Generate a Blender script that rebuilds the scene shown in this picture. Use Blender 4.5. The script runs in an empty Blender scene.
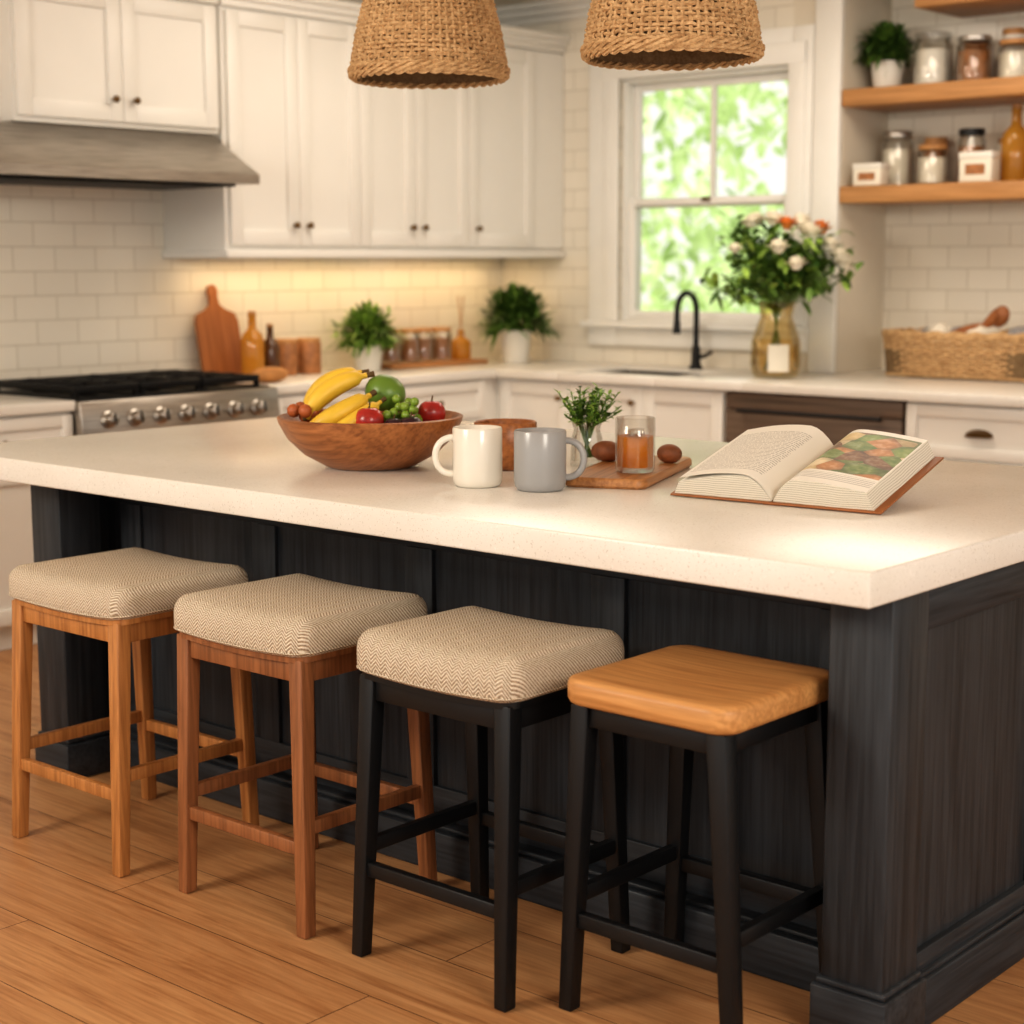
import bpy, bmesh, math, random
import numpy as np
from mathutils import Matrix, Vector, Euler
random.seed(7)
S=bpy.context.scene
def srgb(r,g,b):
    f=lambda c:(c/255/12.92) if c/255<=.04045 else ((c/255+.055)/1.055)**2.4
    return (f(r),f(g),f(b),1)
# ---------------------------------------------------------------- materials
class NT:
    def __init__(s,name):
        s.m=bpy.data.materials.new(name); s.m.use_nodes=True; s.t=s.m.node_tree; s.n=s.t.nodes
        s.b=s.n['Principled BSDF']; s.tc=s.n.new('ShaderNodeTexCoord')
    def new(s,ty,**k):
        x=s.n.new(ty)
        for a,b in k.items(): setattr(x,a,b)
        return x
    def l(s,a,b): s.t.links.new(a,b)
    def obj(s,sc=(1,1,1),rot=(0,0,0),loc=(0,0,0)):
        mp=s.n.new('ShaderNodeMapping'); mp.inputs['Scale'].default_value=sc; mp.inputs['Rotation'].default_value=rot; mp.inputs['Location'].default_value=loc
        s.l(s.tc.outputs['Object'],mp.inputs[0]); return mp.outputs[0]
    def noise(s,vec,scale,detail=3,rough=.5,dist=0):
        x=s.n.new('ShaderNodeTexNoise'); x.inputs['Scale'].default_value=scale; x.inputs['Detail'].default_value=detail
        x.inputs['Roughness'].default_value=rough; x.inputs['Distortion'].default_value=dist; s.l(vec,x.inputs['Vector']); return x.outputs['Fac']
    def ramp(s,fac,stops,interp='LINEAR'):
        x=s.n.new('ShaderNodeValToRGB'); x.color_ramp.interpolation=interp; e=x.color_ramp.elements
        while len(e)>1: e.remove(e[-1])
        e[0].position=stops[0][0]; e[0].color=stops[0][1]
        for p,c in stops[1:]:
            q=e.new(p); q.color=c
        s.l(fac,x.inputs[0]); return x.outputs[0]
    def mix(s,f,a,b,mode='MIX'):
        x=s.n.new('ShaderNodeMix'); x.data_type='RGBA'; x.blend_type=mode
        for v,i in ((f,0),(a,6),(b,7)):
            if isinstance(v,(int,float,tuple)): x.inputs[i].default_value=v
            else: s.l(v,x.inputs[i])
        return x.outputs[2]
    def math(s,op,a,b=0,c=0):
        x=s.n.new('ShaderNodeMath'); x.operation=op
        for i,v in enumerate((a,b,c)):
            if isinstance(v,(int,float)): x.inputs[i].default_value=v
            else: s.l(v,x.inputs[i])
        return x.outputs[0]
    def sep(s,v):
        x=s.n.new('ShaderNodeSeparateXYZ'); s.l(v,x.inputs[0]); return x.outputs
    def comb(s,a,b,c=0):
        x=s.n.new('ShaderNodeCombineXYZ')
        for i,v in enumerate((a,b,c)):
            if isinstance(v,(int,float)): x.inputs[i].default_value=v
            else: s.l(v,x.inputs[i])
        return x.outputs[0]
    def bump(s,h,st=.3,d=.002):
        x=s.n.new('ShaderNodeBump'); x.inputs['Strength'].default_value=st; x.inputs['Distance'].default_value=d
        s.l(h,x.inputs['Height']); s.l(x.outputs[0],s.b.inputs['Normal'])
    def set(s,rough=.5,metal=0,spec=.5,**k):
        s.b.inputs['Roughness'].default_value=rough; s.b.inputs['Metallic'].default_value=metal
        s.b.inputs['Specular IOR Level'].default_value=spec
        for a,b in k.items(): s.b.inputs[a.replace('_',' ')].default_value=b
        return s
    def col(s,c):
        if isinstance(c,tuple): s.b.inputs['Base Color'].default_value=c
        else: s.l(c,s.b.inputs['Base Color'])
def plain(name,c,rough=.5,metal=0,var=.08,scale=8,bump=0,**k):
    t=NT(name).set(rough,metal,**k)
    n=t.noise(t.obj(),scale,3)
    lo=tuple(x*(1-var) for x in c[:3])+(1,); hi=tuple(min(1,x*(1+var)) for x in c[:3])+(1,)
    t.col(t.ramp(n,[(.3,lo),(.7,hi)]))
    if bump: t.bump(t.noise(t.obj(),scale*12,4),bump,.002)
    return t.m
def wood(name,c1,c2,axis=2,scale=1,rough=.45,dark=None,bump=.15,spec=.4):
    t=NT(name).set(rough,0,spec)
    sc=[22*scale]*3; sc[axis]=1.6*scale
    v=t.obj(tuple(sc))
    n1=t.noise(v,1.2,5,.6,.9)
    sc2=[90*scale]*3; sc2[axis]=3*scale
    n2=t.noise(t.obj(tuple(sc2)),1,3)
    base=t.ramp(n1,[(.28,c1),(.5,tuple((a+b)/2 for a,b in zip(c1,c2))),(.72,c2)])
    c=t.mix(.35,base,t.ramp(n2,[(.35,tuple(x*.62 for x in c1[:3])+(1,)),(.6,c2)]))
    t.col(c); t.bump(n2,bump,.001); return t.m
def tiles(name,ax,w=.2,h=.1,c=srgb(232,225,211),grout=srgb(204,195,179),rough=.12):
    t=NT(name).set(rough,0,.5)
    s=t.sep(t.obj()); v=t.comb(s[ax],s[2])
    b=t.new('ShaderNodeTexBrick'); t.l(v,b.inputs['Vector'])
    b.inputs['Scale'].default_value=1; b.inputs['Brick Width'].default_value=w; b.inputs['Row Height'].default_value=h
    b.inputs['Mortar Size'].default_value=.003; b.inputs['Mortar Smooth'].default_value=.3
    b.inputs['Color1'].default_value=c; b.inputs['Color2'].default_value=tuple(x*.96 for x in c[:3])+(1,); b.inputs['Mortar'].default_value=grout
    t.col(b.outputs['Color'])
    wob=t.noise(t.obj(),6,2)
    h_=t.math('SUBTRACT',t.math('MULTIPLY',wob,.35),b.outputs['Fac'])
    t.bump(h_,.5,.003); return t.m
def floor_mat():
    t=NT('oak_floor').set(.42,0,.4)
    v=t.obj()
    b=t.new('ShaderNodeTexBrick'); t.l(v,b.inputs['Vector']); b.offset=.37
    for k,x in (('Scale',1),('Brick Width',2.3),('Row Height',.22),('Mortar Size',.0014),('Mortar Smooth',.2),('Bias',0)): b.inputs[k].default_value=x
    b.inputs['Color1'].default_value=(0,0,0,1); b.inputs['Color2'].default_value=(1,1,1,1); b.inputs['Mortar'].default_value=(.5,.5,.5,1)
    plank=b.outputs['Color']
    off=t.comb(0,0,t.math('MULTIPLY',plank,7))
    va=t.new('ShaderNodeVectorMath',operation='ADD'); t.l(t.obj((.9,7,1)),va.inputs[0]); t.l(off,va.inputs[1])
    n1=t.noise(va.outputs[0],1.4,7,.66,1.8)
    vb=t.new('ShaderNodeVectorMath',operation='ADD'); t.l(t.obj((5,110,1)),vb.inputs[0]); t.l(off,vb.inputs[1])
    n2=t.noise(vb.outputs[0],1,3)
    n3=t.noise(t.obj((3,7,1)),1.6,2)
    c=t.ramp(n1,[(.30,srgb(136,90,54)),(.42,srgb(174,124,80)),(.52,srgb(190,142,96)),(.72,srgb(206,160,114))])
    c=t.mix(.32,c,t.ramp(n2,[(.33,srgb(132,88,54)),(.6,srgb(204,158,112))]))
    c=t.mix(t.math('MULTIPLY',plank,.35),c,srgb(158,108,68))
    knot=t.ramp(n3,[(.22,(1,1,1,1)),(.28,(0,0,0,1))]); c=t.mix(t.math('MULTIPLY',knot,.5),c,srgb(100,62,36))
    c=t.mix(b.outputs['Fac'],c,srgb(84,52,30))
    t.col(c)
    h=t.math('SUBTRACT',t.math('MULTIPLY',n2,.25),b.outputs['Fac']); t.bump(h,.35,.002)
    return t.m
def quartz():
    t=NT('speckled_quartz').set(.24,0,.45)
    v=t.obj()
    c=t.ramp(t.noise(v,3,4),[(.3,srgb(222,217,208)),(.7,srgb(230,226,219))])
    s1=t.ramp(t.noise(v,230,2),[(.31,(1,1,1,1)),(.37,(0,0,0,1))])
    s2=t.ramp(t.noise(v,110,3),[(.64,(0,0,0,1)),(.70,(1,1,1,1))])
    c=t.mix(t.math('MULTIPLY',s1,.5),c,srgb(172,162,148)); c=t.mix(t.math('MULTIPLY',s2,.5),c,srgb(242,240,235))
    t.col(c); return t.m
def fabric():
    t=NT('herringbone_fabric').set(.95,0,.1)
    s=t.sep(t.obj())
    zig=t.math('PINGPONG',s[0],.014)
    ph=t.math('ADD',t.math('ADD',s[1],s[2]),zig)
    w=t.math('SINE',t.math('MULTIPLY',ph,2*math.pi/.0085))
    w=t.math('ADD',t.math('MULTIPLY',w,.5),.5)
    n=t.noise(t.obj(),230,2); n=t.math('ADD',t.math('MULTIPLY',w,.62),t.math('MULTIPLY',n,.58))
    t.col(t.ramp(n,[(.2,srgb(140,120,98)),(.6,srgb(204,187,164)),(.95,srgb(234,223,206))]))
    t.bump(n,.9,.003); return t.m
def thin(name,c=(1,1,1,1),g=.1,rough=.02,dif=None,df=.4):
    t=NT(name); tr=t.new('ShaderNodeBsdfTransparent'); tr.inputs[0].default_value=c; gs=t.new('ShaderNodeBsdfGlossy'); gs.inputs['Roughness'].default_value=rough
    lw=t.new('ShaderNodeLayerWeight'); lw.inputs[0].default_value=.3
    n=t.noise(t.obj(),6,1)
    f=t.math('MULTIPLY',t.math('ADD',t.math('MULTIPLY',lw.outputs['Fresnel'],.42),g*.4),t.math('ADD',.9,t.math('MULTIPLY',n,.2)))
    base=tr.outputs[0]
    if dif:
        m0=t.new('ShaderNodeMixShader'); m0.inputs[0].default_value=df; t.l(tr.outputs[0],m0.inputs[1])
        m1=t.new('ShaderNodeMixShader'); m1.inputs[0].default_value=.4; d=t.new('ShaderNodeBsdfDiffuse'); d.inputs[0].default_value=dif; tl=t.new('ShaderNodeBsdfTranslucent'); tl.inputs[0].default_value=dif
        t.l(d.outputs[0],m1.inputs[1]); t.l(tl.outputs[0],m1.inputs[2]); t.l(m1.outputs[0],m0.inputs[2]); base=m0.outputs[0]
    mx=t.new('ShaderNodeMixShader'); t.l(f,mx.inputs[0]); t.l(base,mx.inputs[1]); t.l(gs.outputs[0],mx.inputs[2]); t.l(mx.outputs[0],t.n['Material Output'].inputs[0]); return t.m
def emis(name,c,s):
    t=NT(name); t.col(c); t.b.inputs['Emission Color'].default_value=c; t.b.inputs['Emission Strength'].default_value=s; return t.m
M={}
M['floor']=floor_mat(); M['quartz']=quartz(); M['fabric']=fabric()
M['tile_x']=tiles('subway_tile_window_wall',0); M['tile_y']=tiles('subway_tile_range_wall',1)
M['paint']=plain('cream_wall_paint',srgb(220,211,194),.7,var=.02)
M['ceil']=plain('ceiling_paint',srgb(236,228,212),.8,var=.02)
M['white']=plain('white_cabinet_paint',srgb(230,227,220),.38,var=.015,scale=3)
M['trim']=plain('white_trim_paint',srgb(234,232,226),.4,var=.015)
ch=(srgb(22,25,29),srgb(58,62,67))
M['char']=wood('charcoal_stained_oak',*ch,2,1.1,.5,bump=.7,spec=.4)
M['charx']=wood('charcoal_stained_oak_rail',*ch,1,1.1,.5,bump=.7,spec=.4)
M['charxx']=wood('charcoal_stained_oak_plinth',*ch,0,1.1,.5,bump=.7,spec=.4)
M['oak']=wood('honey_oak',srgb(148,94,48),srgb(196,138,82),2,1.2)
M['oakx']=wood('honey_oak_seat',srgb(184,128,74),srgb(214,162,104),0,1.3,.42)
M['walnut']=wood('walnut_brown',srgb(110,68,40),srgb(160,106,68),2,1.2)
M['shelfw']=wood('oak_shelf_wood',srgb(164,116,68),srgb(200,150,100),0,1)
M['bowl']=wood('acacia_bowl_wood',srgb(124,72,38),srgb(180,118,70),0,1.2,.35)
M['board']=wood('cutting_board_wood',srgb(146,96,56),srgb(192,138,88),1,1.2,.4)
M['boardz']=wood('paddle_board_wood',srgb(128,76,42),srgb(170,110,66),2,1.2,.4)
M['dwood']=wood('grey_walnut_panel',srgb(66,53,44),srgb(126,106,90),0,.5,.5)
M['black']=plain('matte_black_metal',srgb(25,26,28),.42,.3,var=.1)
M['iron']=plain('cast_iron',srgb(18,18,19),.55,.5,var=.1)
def steel():
    t=NT('brushed_steel').set(.34,1); n=t.noise(t.obj((1,3,120)),2,3)
    t.col(t.ramp(n,[(.3,srgb(150,144,136)),(.7,srgb(194,188,180))])); t.bump(n,.1,.001); return t.m
M['steel']=steel()
M['bronze']=plain('aged_bronze',srgb(112,88,58),.35,1)
M['brass']=plain('brass',srgb(200,150,80),.3,1)
def ratt(nm,k=1.):
    t=NT(nm).set(.7,0,.25); v=t.obj(); n=t.noise(v,35,3); n2=t.noise(v,150,2)
    q=lambda r,g,b:tuple(x*k for x in srgb(r,g,b)[:3])+(1,)
    t.col(t.mix(.4,t.ramp(n,[(.3,q(168,130,88)),(.7,q(220,184,138))]),t.ramp(n2,[(.3,q(140,102,66)),(.7,q(230,198,152))]))); return t.m
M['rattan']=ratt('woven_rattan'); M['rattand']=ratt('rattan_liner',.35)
M['cream']=plain('cream_glazed_ceramic',srgb(226,219,206),.18,var=.01)
M['greyc']=plain('grey_glazed_ceramic',srgb(156,155,154),.22,var=.02)
M['whitec']=plain('white_ceramic_pot',srgb(228,223,213),.35,var=.02)
M['glass']=thin('clear_glass',(.97,.97,.96,1)); M['amber']=thin('pale_amber_glass',(.97,.91,.76,1),.1)
M['water']=thin('vase_water',(.96,.88,.70,1),.02)
M['tea']=thin('amber_tea',srgb(255,206,120),.04,.03,srgb(244,166,62),.6)
M['oil']=thin('olive_oil',srgb(240,196,110),.06,.03,srgb(218,166,74),.65)
M['dbottle']=plain('dark_vinegar_bottle',srgb(84,54,28),.1)
M['leaf']=plain('green_leaf',srgb(96,128,56),.5,var=.45,scale=14)
M['leafd']=plain('deep_green_leaf',srgb(66,98,42),.5,var=.45,scale=14)
M['leafl']=plain('fresh_herb_leaf',srgb(138,170,76),.5,var=.35,scale=20)
M['petal']=plain('white_petal',srgb(246,240,224),.6,var=.05); M['orangep']=plain('orange_petal',srgb(222,138,66),.6,var=.15)
M['label']=plain('paper_label',srgb(230,223,207),.7,var=.03)
M['brownj']=plain('spice_brown',srgb(158,106,64),.5,var=.3,scale=30)
M['lid']=wood('jar_lid_wood',srgb(160,112,66),srgb(196,148,96),0,2)
M['soil']=plain('dark_soil',srgb(46,32,22),.9,var=.3,scale=40)
M['cloth']=plain('linen_napkin_cloth',srgb(150,148,148),.9,var=.1,scale=20,bump=.3)
# ---------------------------------------------------------------- mesh builder
class MB:
    def __init__(s,name): s.name=name; s.v=[]; s.f=[]; s.mi=[]; s.sm=[]; s.mats=[]; s.X=Matrix.Identity(4)
    def mid(s,m):
        m=M[m] if isinstance(m,str) else m
        if m not in s.mats: s.mats.append(m)
        return s.mats.index(m)
    def add(s,vs,fs,m,smooth=False):
        o=len(s.v); X=s.X
        s.v+= [tuple(X@Vector(v)) for v in vs]
        i=s.mid(m)
        for f in fs: s.f.append([o+k for k in f]); s.mi.append(i); s.sm.append(smooth)
    def hexa(s,c,m,bev=0,seg=2):
        bm=bmesh.new(); vs=[bm.verts.new(p) for p in c]
        for f in ((3,2,1,0),(4,5,6,7),(0,1,5,4),(1,2,6,5),(2,3,7,6),(3,0,4,7)): bm.faces.new([vs[i] for i in f])
        if bev: bmesh.ops.bevel(bm,geom=list(bm.edges),offset=bev,segments=seg,affect='EDGES',profile=.5)
        bm.verts.index_update()
        s.add([v.co[:] for v in bm.verts],[[v.index for v in f.verts] for f in bm.faces],m,False); bm.free()
    def box(s,a,b,m,bev=0,seg=2):
        x0,y0,z0=[min(p,q) for p,q in zip(a,b)]; x1,y1,z1=[max(p,q) for p,q in zip(a,b)]
        if bev: bev=min(bev,(x1-x0)*.45,(y1-y0)*.45,(z1-z0)*.45)
        s.hexa([(x0,y0,z0),(x1,y0,z0),(x1,y1,z0),(x0,y1,z0),(x0,y0,z1),(x1,y0,z1),(x1,y1,z1),(x0,y1,z1)],m,bev,seg)
    def leg(s,p0,p1,w0,w1,m,bev=.003):
        (x,y,z),(X,Y,Z)=p0,p1
        c=[(x+a*w0/2,y+b*w0/2,z) for a,b in ((-1,-1),(1,-1),(1,1),(-1,1))]+[(X+a*w1/2,Y+b*w1/2,Z) for a,b in ((-1,-1),(1,-1),(1,1),(-1,1))]
        s.hexa(c,m,bev)
    def rail(s,p0,p1,w,h,m,bev=.002):
        p0,p1=Vector(p0),Vector(p1); d=(p1-p0); d.z=0; d.normalize(); n=Vector((-d.y,d.x,0))*w/2; u=Vector((0,0,h/2))
        c=[p0-n-u,p0+n-u,p1+n-u,p1-n-u,p0-n+u,p0+n+u,p1+n+u,p1-n+u]
        s.hexa([c[0],c[3],c[2],c[1],c[4],c[7],c[6],c[5]],m,bev)
    def lathe(s,prof,c,m,seg=40,smooth=True,sx=1,sy=1):
        n=len(prof); vs=[];fs=[]
        for r,z in prof:
            for k in range(seg):
                a=2*math.pi*k/seg; vs.append((c[0]+r*sx*math.cos(a),c[1]+r*sy*math.sin(a),c[2]+z))
        for i in range(n-1):
            for k in range(seg):
                q=(k+1)%seg; fs.append((i*seg+k,i*seg+q,(i+1)*seg+q,(i+1)*seg+k))
        s.add(vs,fs,m,smooth)
    def tube(s,pts,r,m,seg=10,closed=False,smooth=True):
        pts=[Vector(p) for p in pts]; n=len(pts); rr=r if isinstance(r,(list,tuple)) else [r]*n
        vs=[];fs=[]; N=None
        for i,p in enumerate(pts):
            if closed: t=pts[(i+1)%n]-pts[i-1]
            else: t=pts[min(i+1,n-1)]-pts[max(i-1,0)]
            t.normalize()
            if N is None:
                N=t.orthogonal().normalized() if abs(t.z)>.9 else t.cross(Vector((0,0,1))).normalized()
            N=(N-t*N.dot(t)).normalized(); B=t.cross(N)
            for k in range(seg):
                a=2*math.pi*k/seg; vs.append(tuple(p+(N*math.cos(a)+B*math.sin(a))*rr[i]))
        for i in range(n if closed else n-1):
            j=(i+1)%n
            for k in range(seg):
                q=(k+1)%seg; fs.append((i*seg+k,i*seg+q,j*seg+q,j*seg+k))
        if not closed: fs.append(tuple(range(seg))[::-1]); fs.append(tuple((n-1)*seg+k for k in range(seg)))
        s.add(vs,fs,m,smooth)
    def ball(s,c,r,m,rot=None,seg=20,fn=None):
        r=(r,r,r) if isinstance(r,(int,float)) else r; R=(rot or Euler((0,0,0))).to_matrix()
        vs=[];fs=[]; nr=seg//2
        for i in range(nr+1):
            t=math.pi*i/nr
            for k in range(seg):
                a=2*math.pi*k/seg; d=Vector((math.sin(t)*math.cos(a),math.sin(t)*math.sin(a),math.cos(t)))
                q=1 if fn is None else fn(d)
                vs.append(tuple(Vector(c)+R@Vector((d.x*r[0]*q,d.y*r[1]*q,d.z*r[2]*q))))
        for i in range(nr):
            for k in range(seg):
                q=(k+1)%seg; fs.append((i*seg+k,(i+1)*seg+k,(i+1)*seg+q,i*seg+q))
        s.add(vs,fs,m,True)
    def stack(s,hx,hy,rad,layers,m,c=(0,0,0),zf=None,seg=10,smooth=True,pw=None):
        def outline(ins,sc):
            pts=[]; ax,ay=hx-ins,hy-ins; rr=max(rad-ins,.002)
            for q,(sx,sy) in enumerate(((1,1),(-1,1),(-1,-1),(1,-1))):
                for k in range(seg+1):
                    a=math.pi/2*(q+k/seg); pts.append(((sx*(ax-rr)+rr*math.cos(a))*sc,(sy*(ay-rr)+rr*math.sin(a))*sc))
            out=[]
            for i,p in enumerate(pts):
                out.append(p); q=pts[(i+1)%len(pts)]
                if (i+1)%(seg+1)==0:
                    for k in range(1,8): out.append((p[0]+(q[0]-p[0])*k/8,p[1]+(q[1]-p[1])*k/8))
            return out
        vs=[];fs=[]; n=None
        for (ins,z,sc) in layers:
            o=outline(ins,sc); n=len(o)
            for x,y in o: vs.append((c[0]+x,c[1]+y,c[2]+z+(zf(x,y) if zf else 0)))
        for i in range(len(layers)-1):
            for k in range(n):
                q=(k+1)%n; fs.append((i*n+k,i*n+q,(i+1)*n+q,(i+1)*n+k))
        L=(len(layers)-1)*n
        fs.append(tuple(range(n))[::-1]); fs.append(tuple(L+k for k in range(n)))
        s.add(vs,fs,m,smooth)
    def leafq(s,p,d,L,W,m,droop=.3,up=Vector((0,0,1)),n=3):
        d=Vector(d).normalized(); sd=d.cross(up)
        if sd.length<.05: sd=Vector((1,0,0))
        sd.normalize(); p=Vector(p); vs=[];fs=[]
        for i in range(n+1):
            t=i/n; w=W*math.sin(math.pi*(.12+.86*t))**.8
            q=p+d*L*t-Vector((0,0,1))*droop*L*t*t
            vs+=[tuple(q-sd*w/2),tuple(q+sd*w/2)]
        for i in range(n): fs.append((2*i,2*i+1,2*i+3,2*i+2))
        s.add(vs,fs,m,True)
    def weave(s,P,rows,ribs,m,sr=.0055,amp=.004,jit=.001,rr=None):
        n=ribs*2
        for j in range(rows):
            pts=[]
            for k in range(n*2):
                th=2*math.pi*k/(n*2); p,nn=P(th,j/(rows-1))
                o=amp*math.cos(math.pi*(k/2+j)); pts.append(Vector(p)+Vector(nn)*o+Vector((0,0,random.uniform(-jit,jit))))
            s.tube(pts,sr*random.uniform(.85,1.15),m,5,closed=True)
        for k in range(n):
            th=2*math.pi*(k+.0)/n; pts=[]
            for j in range(rows):
                p,nn=P(th,j/(rows-1)); pts.append(Vector(p)+Vector(nn)*(-amp*.6*math.cos(math.pi*(k+j))))
            s.tube(pts,(rr or sr)*.9,m,4)
    def done(s,loc=(0,0,0),rot=(0,0,0),sharp=50,clamp=None):
        if clamp:
            lo=[clamp[0][i]-loc[i] for i in range(3)]; hi=[clamp[1][i]-loc[i] for i in range(3)]
            s.v=[tuple(min(max(v[i],lo[i]),hi[i]) for i in range(3)) for v in s.v]
        me=bpy.data.meshes.new(s.name); me.from_pydata(s.v,[],s.f)
        for m in s.mats: me.materials.append(m)
        me.polygons.foreach_set('material_index',s.mi); me.polygons.foreach_set('use_smooth',s.sm)
        me.update()
        try: me.set_sharp_from_angle(angle=math.radians(sharp))
        except Exception: pass
        bm=bmesh.new(); bm.from_mesh(me); bmesh.ops.recalc_face_normals(bm,faces=bm.faces[:]); bm.to_mesh(me); bm.free()
        ob=bpy.data.objects.new(s.name,me); ob.location=loc; ob.rotation_euler=rot
        S.collection.objects.link(ob); return ob
# ---------------------------------------------------------------- room shell
XW=-6.1; YW=6.9; CZ=2.75; T=.92
b=MB('floor'); b.box((-6.3,-3,-.1),(3.2,7.6,0),'floor'); b.done()
b=MB('ceiling'); b.box((-6.3,-3,CZ),(3.2,7.6,CZ+.1),'ceil'); b.done()
b=MB('wall_left'); b.box((XW-.15,-3,0),(XW,YW,CZ),'tile_y'); b.done()
b=MB('wall_back')
WX0,WX1,WZ0,WZ1=-5.285,-4.30,1.12,2.33
b.box((XW-.15,YW,0),(WX0,YW+.15,CZ),'tile_x'); b.box((WX0,YW,0),(WX1,YW+.15,WZ0),'tile_x'); b.box((WX0,YW,WZ1),(WX1,YW+.15,CZ),'tile_x')
b.box((WX1,YW,0),(-4.16,YW+.15,CZ),'paint'); b.done()
b=MB('wall_alcove_side'); b.box((-4.16,YW,0),(-4.03,7.32,CZ),'paint'); b.done()
b=MB('wall_alcove_back'); b.box((-4.16,7.32,0),(-2.0,7.45,CZ),'tile_x'); b.done()
b=MB('wall_right_of_alcove'); b.box((-2.0,YW,0),(3.1,7.45,CZ),'paint'); b.done()
b=MB('trim_1'); b.box((-4.17,YW-.03,T),(-4.032,YW-.001,CZ-.1),'trim',.004); b.done()
b=MB('trim_2')
for k,(o,z0_,z1_) in enumerate(((.03,.10,.065),(.06,.065,.03),(.09,.03,.0))):
    b.box((XW+.002,YW-o,CZ-z0_),(3.1,YW-.001,CZ-z1_-.0005),'trim',.003)
b.done()
b=MB('window_1')
y=YW
def ring(x0,x1,z0,z1,w,ya,yb,m='trim',wb=None,bev=.003):
    wb=wb or w
    b.box((x0,ya,z0),(x0+w,yb,z1),m,bev); b.box((x1-w,ya,z0),(x1,yb,z1),m,bev)
    b.box((x0+w,ya,z1-w),(x1-w,yb,z1),m,bev); b.box((x0+w,ya,z0),(x1-w,yb,z0+wb),m,bev)
yb_=y-.001
b.box((-5.48,y-.03,1.01),(WX0-.02,yb_,2.50),'trim',.004); b.box((WX1+.012,y-.03,1.01),(-4.175,yb_,2.50),'trim',.004)
b.box((WX0-.02,y-.03,WZ1),(WX1+.012,yb_,2.50),'trim',.004); b.box((WX0-.02,y-.03,1.01),(WX1+.012,yb_,1.10),'trim',.004)
b.box((-5.38,y-.042,1.135),(WX0-.0,y-.029,2.43),'trim',.004); b.box((WX1,y-.042,1.135),(-4.21,y-.029,2.43),'trim',.004); b.box((-5.38,y-.0425,WZ1+.0),(-4.21,y-.028,2.43),'trim',.004)
b.box((-5.50,y-.075,1.102),(-4.165,y+.03,1.132),'trim',.005)
ring(WX0+.001,WX1-.001,1.133,WZ1-.001,.018,y-.0,y+.14)
xa,xb=WX0+.019,WX1-.019; xm=(xa+xb)/2
ring(xa,xb,1.70,2.31,.035,y+.07,y+.10); b.box((xm-.012,y+.072,1.735),(xm+.012,y+.098,2.276),'trim',.003)
ring(xa,xb,1.152,1.745,.035,y+.03,y+.065)
b.box((xm-.025,y+.018,1.725),(xm+.025,y+.0305,1.745),'bronze',.003)
wg=thin('window_glass',(.98,.98,.97,1),.04)
b.box((xa+.03,y+.083,1.73),(xb-.03,y+.087,2.28),wg); b.box((xa+.03,y+.045,1.18),(xb-.03,y+.049,1.71),wg)
b.done()
# ---------------------------------------------------------------- cabinets
def door_x(b,xf,y0,y1,z0,z1,m='white',fw=.06,th=.02):
    g=.0015; y0+=g;y1-=g;z0+=g;z1-=g
    b.box((xf,y0,z0),(xf+th,y0+fw,z1),m,.002); b.box((xf,y1-fw,z0),(xf+th,y1,z1),m,.002)
    b.box((xf,y0+fw,z0),(xf+th,y1-fw,z0+fw),m,.002); b.box((xf,y0+fw,z1-fw),(xf+th,y1-fw,z1),m,.002)
    b.box((xf,y0+fw,z0+fw),(xf+th*.35,y1-fw,z1-fw),m)
def door_y(b,yf,x0,x1,z0,z1,m='white',fw=.06,th=.02):
    g=.0015; x0+=g;x1-=g;z0+=g;z1-=g
    b.box((x0,yf-th,z0),(x0+fw,yf,z1),m,.002); b.box((x1-fw,yf-th,z0),(x1,yf,z1),m,.002)
    b.box((x0+fw,yf-th,z0),(x1-fw,yf,z0+fw),m,.002); b.box((x0+fw,yf-th,z1-fw),(x1-fw,yf,z1),m,.002)
    b.box((x0+fw,yf-th*.35,z0+fw),(x1-fw,yf,z1-fw),m)
def knob_x(b,x,y,z): b.tube([(x,y,z),(x+.018,y,z)],.006,'bronze',10); b.ball((x+.024,y,z),.014,'bronze',seg=14)
def knob_y(b,x,y,z): b.tube([(x,y,z),(x,y-.018,z)],.006,'bronze',10); b.ball((x,y-.024,z),.014,'bronze',seg=14)
XC=-5.68; Z1=1.475; Z2=2.52; XI=XW+.002
b=MB('upper_cabinet')
b.box((XI,4.66,Z1),(XC,YW-.004,Z2),'white',.002)
ys=[4.68,5.07,5.44,5.80,6.17,6.66]
for i in range(5): door_x(b,XC,ys[i],ys[i+1],Z1+.03,Z2-.04,fw=.065)
for yy in (5.03,5.11,5.76,5.84,6.22): knob_x(b,XC+.02,yy,Z1+.12)
b.box((XC,6.66,Z1+.03),(XC+.012,YW-.004,Z2-.04),'white'); b.box((XI,4.645,Z1-.022),(XC+.03,YW-.004,Z1+.012),'white',.004)
for k in range(3): b.box((XI,4.655,Z2-.03+.028*k),(XC+.025+.018*k,YW-.004,Z2-.002+.028*k),'white',.003)
b.done()
b=MB('upper_cabinet')
b.box((XI,3.66,1.965),(XC,4.638,Z2),'white',.002)
door_x(b,XC,3.67,4.15,1.985,Z2-.04,fw=.065); door_x(b,XC,4.15,4.63,1.985,Z2-.04,fw=.065)
knob_x(b,XC+.02,4.10,2.07); knob_x(b,XC+.02,4.20,2.07)
for k in range(3): b.box((XI,3.66-.015*k,Z2-.03+.028*k),(XC+.025+.018*k,4.638,Z2-.002+.028*k),'white',.003)
b.done()
b=MB('range_hood'); y0,y1=3.40,4.635
prof=[(XI,1.752),(-5.42,1.752),(-5.42,1.79),(-5.68,1.96),(XI,1.96)]
pr2=[(y0,y1)]*3+[(y0+.10,y1-.03)]*2
vs=[(x,p[0],z) for (x,z),p in zip(prof,pr2)]+[(x,p[1],z) for (x,z),p in zip(prof,pr2)]
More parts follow.
